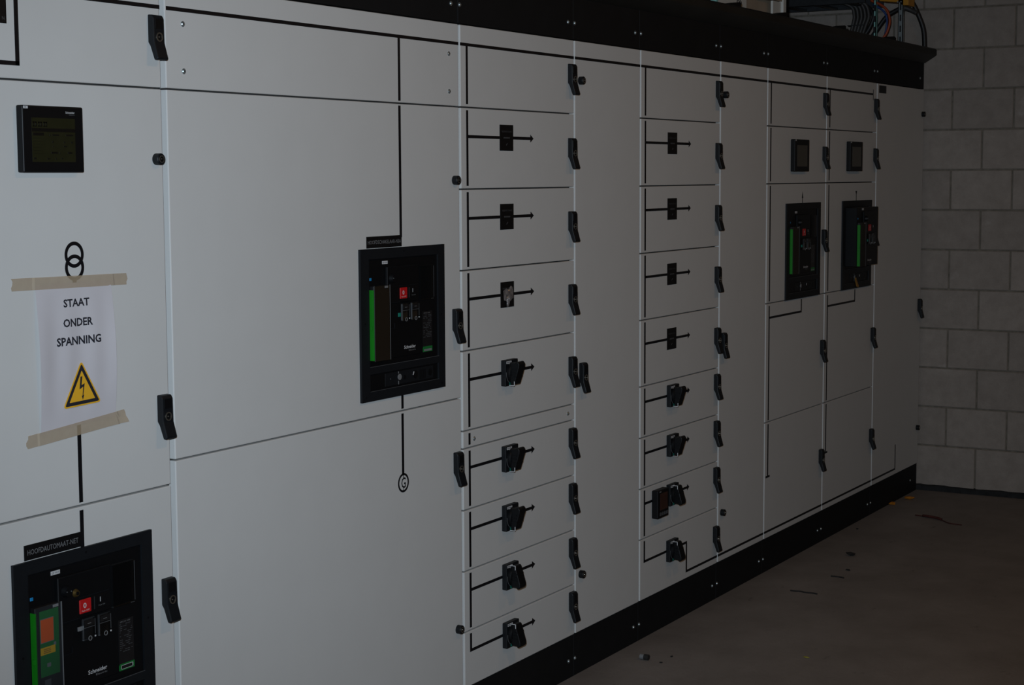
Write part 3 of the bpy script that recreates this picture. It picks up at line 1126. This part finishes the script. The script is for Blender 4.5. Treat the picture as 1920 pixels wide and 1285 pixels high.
    b = MB('white_print_glint', 'ink')
    bx(0.1025, 0.1275, yb, yb - 0.0004, 0.3480, 0.3560, 0)
    b.text('QF NET' if kind == 'orange' else 'QF NSA', X + 0.105, X + 0.125, Z + 0.3502, 0.0038, yb - 0.0004, 1)
    b.build('white_tag', t)
    b = MB('blue_led')
    bx(0.0445, 0.0530, yb, yb - 0.0012, 0.3080, 0.3150, 0, 0.0006)
    b.build('blue_button', t)
    # key lock
    b = MB('plastic_dark', 'brass', 'zinc')
    b.cyl((X + 0.134, Z + 0.310), 0.0130, yb - 0.008, yb - 0.018, 'y', 0, 24, 0.0100)
    b.cyl((X + 0.128, Z + 0.311), 0.0016, yb - 0.017, yb - 0.019, 'y', 2, 10, 0.001)
    if kind == 'orange':
        b.cyl((X + 0.140, Z + 0.3105), 0.0018, yb - 0.017, yb - 0.019, 'y', 2, 10, 0.001)
        b.cyl((X + 0.161, Z + 0.301), 0.0090, yb - 0.008, yb - 0.014, 'y', 1, 20, 0.006)
        b.cyl((X + 0.161, Z + 0.301), 0.0040, yb - 0.013, yb - 0.015, 'y', 0, 12)
    b.build('key_lock', t)
    # racking panel in the lower slot
    b = MB('plastic_dark', 'frame_black', 'grey_print_glint', 'dim_print_glint', 'white_print_glint')
    bx(iL, iR, -0.0022, -0.0008, 0.025, 0.069, 0)
    bx(0.110, 0.340, -0.0030, -0.0020, 0.030, 0.064, 1, 0.0004)
    b.cyl((X + 0.176, Z + 0.0490), 0.0080, -0.003, -0.0048, 'y', 2, 18)
    b.box(X + 0.1702, X + 0.1728, -0.0036, -0.0028, Z + 0.030, Z + 0.0395, 2)
    b.box(X + 0.1702, X + 0.1728, -0.0036, -0.0028, Z + 0.0585, Z + 0.064, 2)
    b.cyl((X + 0.201, Z + 0.0460), 0.0055, -0.003, -0.0040, 'y', 0, 16)
    b.cyl((X + 0.252, Z + 0.0480), 0.0105, -0.003, -0.0042, 'y', 0, 20)
    b.prism([(X + 0.238, Z + 0.048), (X + 0.241, Z + 0.048), (X + 0.245, Z + 0.056), (X + 0.242, Z + 0.057)], -0.0046, -0.004, 'y', 4)  # white sliver painted as a small glint
    b.box(X + 0.133, X + 0.1355, -0.0036, -0.0028, Z + 0.046, Z + 0.050, 3)
    for i in range(4):
        b.box(X + 0.272 + i * 0.008, X + 0.277 + i * 0.008, -0.0036, -0.0028, Z + 0.033, Z + 0.058, 0)
    b.cyl((X + 0.324, Z + 0.047), 0.0090, -0.003, -0.0040, 'y', 0, 18)
    b.build('racking_panel', t)
    b = MB('dim_print_glint')
    b.box(X + iL, X + iR, FT - 0.0004, FT + 0.0004, Z + 0.0872, Z + 0.0884)  # pale strips painted as the lit lower edges of the openings
    b.box(X + iL, X + iR, FT - 0.0004, FT + 0.0004, Z + 0.0244, Z + 0.0254)
    b.build('lit_frame_edge', t)
    return t


breaker(-0.4845, 0.308, 'orange', 'black circuit breaker with orange screen, nearest the camera at the bottom')
breaker(0.6995, 0.876, 'dark', 'black circuit breaker on the widest cabinet above the round G symbol')
breaker(3.6640, 0.943, 'far', 'black circuit breaker sitting flush in the far column of doors')
b4 = breaker(4.3405, 0.943, 'drawn', 'black circuit breaker drawn out of its frame, beside the end cabinet', 0.055)
# brown tag hanging from the drawn-out breaker
b = MB('tag_brown')
b.prism([(4.500, 0.984), (4.508, 0.990), (4.535, 0.962), (4.548, 0.950), (4.540, 0.944), (4.522, 0.950)], -0.0140, -0.0095, 'y', 0, 0.0006)
tag(b.build('crank_tag', org=(4.52, -0.011, 0.95)), 'small brown tag at the foot of the drawn-out breaker frame', 'tag')

# ------------------------------------------------------------------ paper warning sheet and tape
def paper_y(u, v):
    """stand-off of the sheet from the door; u, v in 0..1 from the top left"""
    s = math.sin(v * 3.1416)
    return -0.0018 - s * (0.0058 * (1 - u) ** 3 + 0.0080 * u ** 2.2 + 0.0009 * (1 + math.sin(u * 19.0 + 1.2 * v)))


PX0, PX1, PZ1, PZ0 = -0.3990, -0.1880, 1.2385, 0.9440


def paper_pt(u, v, off=0.0):
    x = PX0 + (PX1 - PX0) * u + 0.004 * v
    z = PZ1 + (PZ0 - PZ1) * v + 0.010 * u * v
    return Vector((x, paper_y(u, v) + off, z))


b = MB('paper')
NU, NV = 28, 36
g = [[b.bm.verts.new(paper_pt(i / NU, j / NV)) for i in range(NU + 1)] for j in range(NV + 1)]
for j in range(NV):
    for i in range(NU):
        f = b.bm.faces.new((g[j][i], g[j + 1][i], g[j + 1][i + 1], g[j][i + 1]))
        f.smooth = True
sheet = b.build('warning_sheet', org=(-0.29, 0, 0.944))
tag(sheet, 'white paper warning sheet with black lettering taped to the nearest door', 'sign')


def on_paper(me_b, off=-0.0005):
    """lays flat x-z lettering onto the curved sheet"""
    for v in me_b.bm.verts:
        u_v = (v.co.x - PX0) / (PX1 - PX0)
        v_v = (v.co.z - PZ1) / (PZ0 - PZ1)
        v.co.y = paper_y(min(max(u_v, 0), 1), min(max(v_v, 0), 1)) + v.co.y + off


for line in (('STAAT', -0.3255, -0.2535, 1.1910, 0.0150), ('ONDER', -0.3285, -0.2475, 1.1510, 0.0155), ('SPANNING', -0.3480, -0.2265, 1.1140, 0.0160)):
    b = MB('ink')
    b.text(*line, 0, 0, 0.028)
    on_paper(b)
    b.build('printed_word', sheet)


def round_tri(pts, rad, n=6):
    out = []
    m = len(pts)
    for i in range(m):
        p, a, c = Vector(pts[i]), Vector(pts[i - 1]), Vector(pts[(i + 1) % m])
        da, dc = (a - p).normalized(), (c - p).normalized()
        ang = da.angle(dc)
        t_ = rad / math.tan(ang / 2)
        s_, e_ = p + da * t_, p + dc * t_
        for k in range(n + 1):
            q = k / n
            out.append(tuple((1 - q) ** 2 * s_ + 2 * q * (1 - q) * p + q * q * e_))
    return out


TR = [(-0.2835, 1.0800), (-0.3375, 0.9865), (-0.2295, 0.9900)]


def scale_tri(k_):
    cx = sum(p[0] for p in TR) / 3
    cz = sum(p[1] for p in TR) / 3
    return [(cx + (p[0] - cx) * k_, cz + (p[1] - cz) * k_) for p in TR]


b = MB('sign_yellow', 'ink')


def flat(poly, y, mi):
    vv = [b.bm.verts.new((p[0], y, p[1])) for p in poly]
    f = b.bm.faces.new(vv)
    f.material_index = mi
    f.normal_update()
    if f.normal.y > 0:
        f.normal_flip()


tri_y = -0.0066
outer = round_tri(scale_tri(1.0), 0.0058)
b.prism(outer, tri_y + 0.0006, tri_y, 'y', 0)
flat(round_tri(scale_tri(0.90), 0.0030), tri_y - 0.0001, 1)
flat(round_tri(scale_tri(0.67), 0.0008), tri_y - 0.0002, 0)
bx0, bz0 = -0.2835, 1.0
bolt = [(bx0 - 0.004, 1.0475), (bx0 + 0.0015, 1.0480), (bx0 - 0.0015, 1.0300), (bx0 + 0.0075, 1.0330), (bx0 + 0.0030, 1.0090), (bx0 + 0.0055, 1.0100), (bx0 + 0.0012, 0.9995), (bx0 - 0.0020, 1.0085), (bx0 + 0.0005, 1.0083), (bx0 + 0.0030, 1.0265), (bx0 - 0.0075, 1.0215)]
flat(bolt, tri_y - 0.0003, 1)
b.build('danger_triangle', sheet)

for corners, lab, jag in (([(-0.458, 1.2550), (-0.140, 1.2500), (-0.137, 1.2260), (-0.459, 1.2305)], 'beige masking tape strip along the top of the warning sheet', 1),
                          ([(-0.4315, 0.9440), (-0.159, 0.9650), (-0.150, 0.9385), (-0.4320, 0.9185)], 'beige masking tape strip along the bottom of the warning sheet', 2)):
    b = MB('tape')
    rt = random.Random(jag)
    N = 60
    rows_ = []
    for i in range(N + 1):
        u = i / N
        t0 = Vector(corners[0]).lerp(Vector(corners[1]), u)
        t1 = Vector(corners[3]).lerp(Vector(corners[2]), u)
        row = []
        for k in range(5):
            q = t0.lerp(t1, k / 4)
            jx = rt.uniform(-0.003, 0.003) if i in (0, N) else 0
            inp = PX0 - 0.004 < q.x < PX1 + 0.010
            yy = -0.0028 if inp else -0.0012
            if jag == 2 and u > 0.75:
                yy -= 0.006 * ((u - 0.75) / 0.25) ** 2 * (k / 4)
            row.append(b.bm.verts.new((q.x + jx, yy, q.y)))
        rows_.append(row)
    for A, B in zip(rows_, rows_[1:]):
        for k in range(4):
            b.bm.faces.new((A[k], A[k + 1], B[k + 1], B[k]))
    bmesh.ops.recalc_face_normals(b.bm, faces=b.bm.faces)
    tag(b.build('masking_tape', org=(corners[0][0], 0, corners[3][1])), lab, 'tape', 'masking tape strips')

# ------------------------------------------------------------------ gear on top of the cabinets
t = thing('enclosure', 'white open-fronted enclosure standing on top of the far cabinets', 'enclosure', (3.7, 0.17, 2.067))
b = MB('enclosure_white', 'ink')
b.box(3.30, 3.607, 0.15, 0.17, 2.067, 2.60)
for i, (u, v) in enumerate(((3.506, 2.121), (3.516, 2.128), (3.526, 2.120), (3.536, 2.126), (3.548, 2.119))):
    b.box(u, u + 0.007, 0.1494, 0.1502, v, v + 0.010, 1)
b.build('left_panel', t)
b = MB('enclosure_beige')
b.box(3.612, 3.994, 0.185, 0.20, 2.067, 2.60)
b.build('back_panel', t)
b = MB('enclosure_white')
b.box(3.905, 3.992, 0.155, 0.165, 2.067, 2.163)
b.build('side_panel', t)
b = MB('enclosure_white')
b.box(3.996, 4.030, 0.145, 0.20, 2.067, 2.60, 0, 0.002)
b.build('corner_post', t)
b = MB('enclosure_beige')
b.box(3.607, 3.995, 0.150, 0.184, 2.166, 2.185)
b.build('shelf', t)
b = MB('zinc_lit_green')
b.box(3.283, 3.298, 0.140, 0.165, 2.067, 2.60)
tag(b.build('support_post', org=(3.29, 0.15, 2.06)), 'thin greenish galvanised post left of the white enclosure', 'post')

# cable tray running along the end wall
t = thing('cable_tray', 'dark steel cable tray above the far end of the cabinets', 'tray', (5.3, 0.5, 2.26))
for xs in (5.12, 5.40):
    MB('tray_steel').box(xs, xs + 0.004, 0.17, 1.12, 2.258, 2.325).build('side_rail', t)
for i in range(6):
    y = 0.24 + i * 0.16
    MB('tray_steel').box(5.124, 5.40, y, y + 0.03, 2.259, 2.268).build('rung', t)
for (x_, y_, hgt, m_, lab) in ((5.290, 0.176, 0.75, 'zinc_lit_green', 'greenish galvanised strut left of the orange cable'), (5.300, 0.052, 0.75, 'zinc', 'slotted galvanised strut right of the orange cable')):
    t = thing('support_strut', lab, 'strut', (x_, y_, 2.06), 'galvanised struts on the cabinet top')
    b = MB(m_, 'cable_black')
    w_ = 0.0125 if m_ == 'zinc_lit_green' else 0.024
    b.box(x_, x_ + 0.003, y_ - w_ / 2, y_ + w_ / 2, 2.05, 2.05 + hgt)
    b.box(x_, x_ + 0.022, y_ - w_ / 2, y_ - w_ / 2 + 0.003, 2.05, 2.05 + hgt)
    b.box(x_, x_ + 0.022, y_ + w_ / 2 - 0.003, y_ + w_ / 2, 2.05, 2.05 + hgt)
    b.build('channel', t)
    b = MB('cable_black')
    for i in range(12):
        z_ = 2.075 + i * 0.052
        b.box(x_ - 0.0004, x_ + 0.0006, y_ - 0.004, y_ + 0.004, z_, z_ + 0.030)
    b.build('slot', t)


def cable(path, r, m_, lab, group):
    b = MB(m_)
    b.tube(path, r)
    o = b.build('cable', org=path[0])
    return tag(o, lab, 'cable', group)


nm = ['leftmost', 'second', 'third', 'fourth', 'rightmost']
for i in range(5):
    q = i * 0.0165
    cable([(5.24 + i * 0.01, 0.62, 2.285), (5.27, 0.40 - q, 2.290), (5.29, 0.300 - q, 2.262 + 0.003 * i), (5.30, 0.282 - q * 1.1, 2.215), (5.30, 0.290 - q, 2.165), (5.30, 0.302 - q * 0.9, 2.110), (5.30, 0.308 - q * 0.9, 2.055)], 0.0082, 'cable_grey', 'grey cable, %s of the five dropping from the tray' % nm[i], 'grey cables dropping from the tray')
b = MB('cable_black')
b.box(5.288, 5.312, 0.226, 0.312, 2.166, 2.171)
tag(b.build('cable_tie', org=(5.3, 0.27, 2.168)), 'thin black tie around the five grey cables', 'cable tie')
cable([(5.32, 0.35, 2.30), (5.32, 0.235, 2.265), (5.31, 0.19, 2.215), (5.31, 0.205, 2.160), (5.31, 0.245, 2.100), (5.31, 0.27, 2.055)], 0.010, 'cable_black', 'black cable curving behind the greenish strut', 'black cables at the struts')
cable([(5.34, 0.06, 2.245), (5.34, 0.105, 2.225), (5.34, 0.14, 2.200), (5.34, 0.185, 2.140), (5.34, 0.225, 2.085), (5.34, 0.24, 2.055)], 0.0105, 'cable_black', 'black cable slanting down behind the orange cable', 'black cables at the struts')
cable([(5.34, 0.06, 2.245), (5.345, 0.04, 2.243), (5.35, 0.015, 2.232), (5.35, -0.012, 2.218)], 0.0115, 'cable_grey', 'short grey conduit end right of the slotted strut', 'conduits')
cable([(5.30, 0.20, 2.285), (5.30, 0.152, 2.262), (5.30, 0.121, 2.236), (5.30, 0.106, 2.196), (5.30, 0.106, 2.165), (5.30, 0.119, 2.125), (5.30, 0.137, 2.098), (5.30, 0.15, 2.055)], 0.0062, 'cable_orange', 'orange cable bending between the two struts', 'coloured cables')
cable([(5.305, 0.19, 2.265), (5.305, 0.152, 2.243), (5.305, 0.131, 2.222), (5.305, 0.121, 2.197), (5.305, 0.120, 2.170), (5.305, 0.126, 2.130), (5.305, 0.140, 2.055)], 0.0048, 'cable_blue', 'blue cable beside the orange cable', 'coloured cables')
cable([(5.47, 0.085, 2.36), (5.48, 0.060, 2.298), (5.49, 0.041, 2.262), (5.50, 0.025, 2.222), (5.51, 0.008, 2.174), (5.515, -0.001, 2.129), (5.515, -0.005, 2.055)], 0.0125, 'cable_black', 'thick black cable arching down beside the block wall', 'black cables at the struts')
t = thing('junction_box', 'yellow junction box above the orange cable', 'box', (5.35, 0.08, 2.26))
b = MB('yellow_box')
b.prism([(0.157, 2.279), (0.060, 2.268), (0.052, 2.254), (0.015, 2.252), (0.015, 2.36), (0.157, 2.36)], 5.30, 5.40, 'x', 0, 0.002)
b.build('case', t)
b = MB('zinc')  # two bright studs added as the white glints on the box
b.cyl((0.0665, 2.270), 0.0035, 5.3005, 5.297, 'x', 0, 12)
b.cyl((0.0500, 2.270), 0.0035, 5.3005, 5.297, 'x', 0, 12)
b.build('glint_stud', t)

# ------------------------------------------------------------------ litter on the floor
b = MB('debris_dark', 'grey_print_glint')
b.cyl((2.135, ZF + 0.010), 0.0095, -0.128, -0.112, 'y', 0, 16)
b.cyl((2.135, ZF + 0.010), 0.0080, -0.112, -0.098, 'y', 1, 16, 0.009)
tag(b.build('bolt_cap', org=(2.135, -0.112, ZF)), 'small dark cylindrical cap lying on the floor near the plinth', 'cap')


def crumb(x, y, r, m_, lab, name='debris', sx=1.0, sy=1.0, seed=0, group=None):
    rg = random.Random(seed)
    b = MB(m_)
    r_ = bmesh.ops.create_icosphere(b.bm, subdivisions=1, radius=r)
    for v in b.bm.verts:
        k_ = rg.uniform(0.65, 1.25)
        v.co = Vector((v.co.x * sx * k_, v.co.y * sy * k_, v.co.z * 0.45 * k_))
    lo = min(v.co.z for v in b.bm.verts)
    for v in b.bm.verts:
        v.co += Vector((x, y, ZF - lo))
    return tag(b.build(name, org=(x, y, ZF)), lab, 'debris', group)


crumb(5.105, -0.006, 0.019, 'debris_orange', 'orange scrap on the floor touching the plinth', 'plastic_scrap', 1.2, 1.0, 1)
crumb(5.268, -0.045, 0.018, 'debris_orange', 'orange scrap on the floor in the corner by the wall', 'plastic_scrap', 1.0, 1.5, 2)
crumb(2.210, -0.176, 0.0055, 'debris_dark', 'tiny dark crumb right of the dark cap on the floor', 'crumb', 1.2, 1, 3)
crumb(2.129, -0.174, 0.0050, 'debris_dark', 'tiny dark crumb below the dark cap on the floor', 'crumb', 1, 1.4, 4)
crumb(2.414, -0.569, 0.0060, 'debris_yellow', 'tiny yellow shred on the open floor', 'shred', 0.6, 2.0, 5)
crumb(3.943, -0.197, 0.016, 'debris_dark', 'dark splayed clump of dirt on the floor midway along the plinth', 'dirt_clump', 1.0, 1.6, 6)
crumb(3.679, -0.277, 0.010, 'debris_dark', 'small dark lump of dirt on the floor in front of the clump', 'dirt_clump', 1.0, 1.2, 7)
crumb(4.468, -0.049, 0.007, 'debris_dark', 'tiny dark crumb close to the far plinth', 'crumb', 1, 1, 9)
for (px, py, seed, lab) in ((3.246, -0.237, 11, 'thin dark string of dirt on the floor nearer the camera'), (3.545, -0.293, 12, 'short dark thread of dirt on the floor beyond the longer one')):
    rg = random.Random(seed)
    b = MB('debris_dark')
    n = 7 if seed == 11 else 4
    b.tube([(px + rg.uniform(-0.006, 0.006), py + 0.04 - i * 0.018, ZF + 0.0028) for i in range(n)], 0.0028, 0, 6, 3)
    tag(b.build('dirt_thread', org=(px, py, ZF)), lab, 'debris')
b = MB('debris_red')
b.tube([(4.895, -0.185, ZF + 0.003), (4.880, -0.235, ZF + 0.004), (4.852, -0.295, ZF + 0.005), (4.830, -0.330, ZF + 0.004), (4.785, -0.376, ZF + 0.003), (4.777, -0.434, ZF + 0.0025)], 0.0026, 0, 7, 4)
b.tube([(4.880, -0.225, ZF + 0.007), (4.862, -0.270, ZF + 0.009), (4.848, -0.305, ZF + 0.008), (4.838, -0.325, ZF + 0.006)], 0.0060, 0, 8, 4)
tag(b.build('dead_twig', org=(4.85, -0.3, ZF)), 'reddish-brown dry twig lying on the floor near the end wall', 'twig')
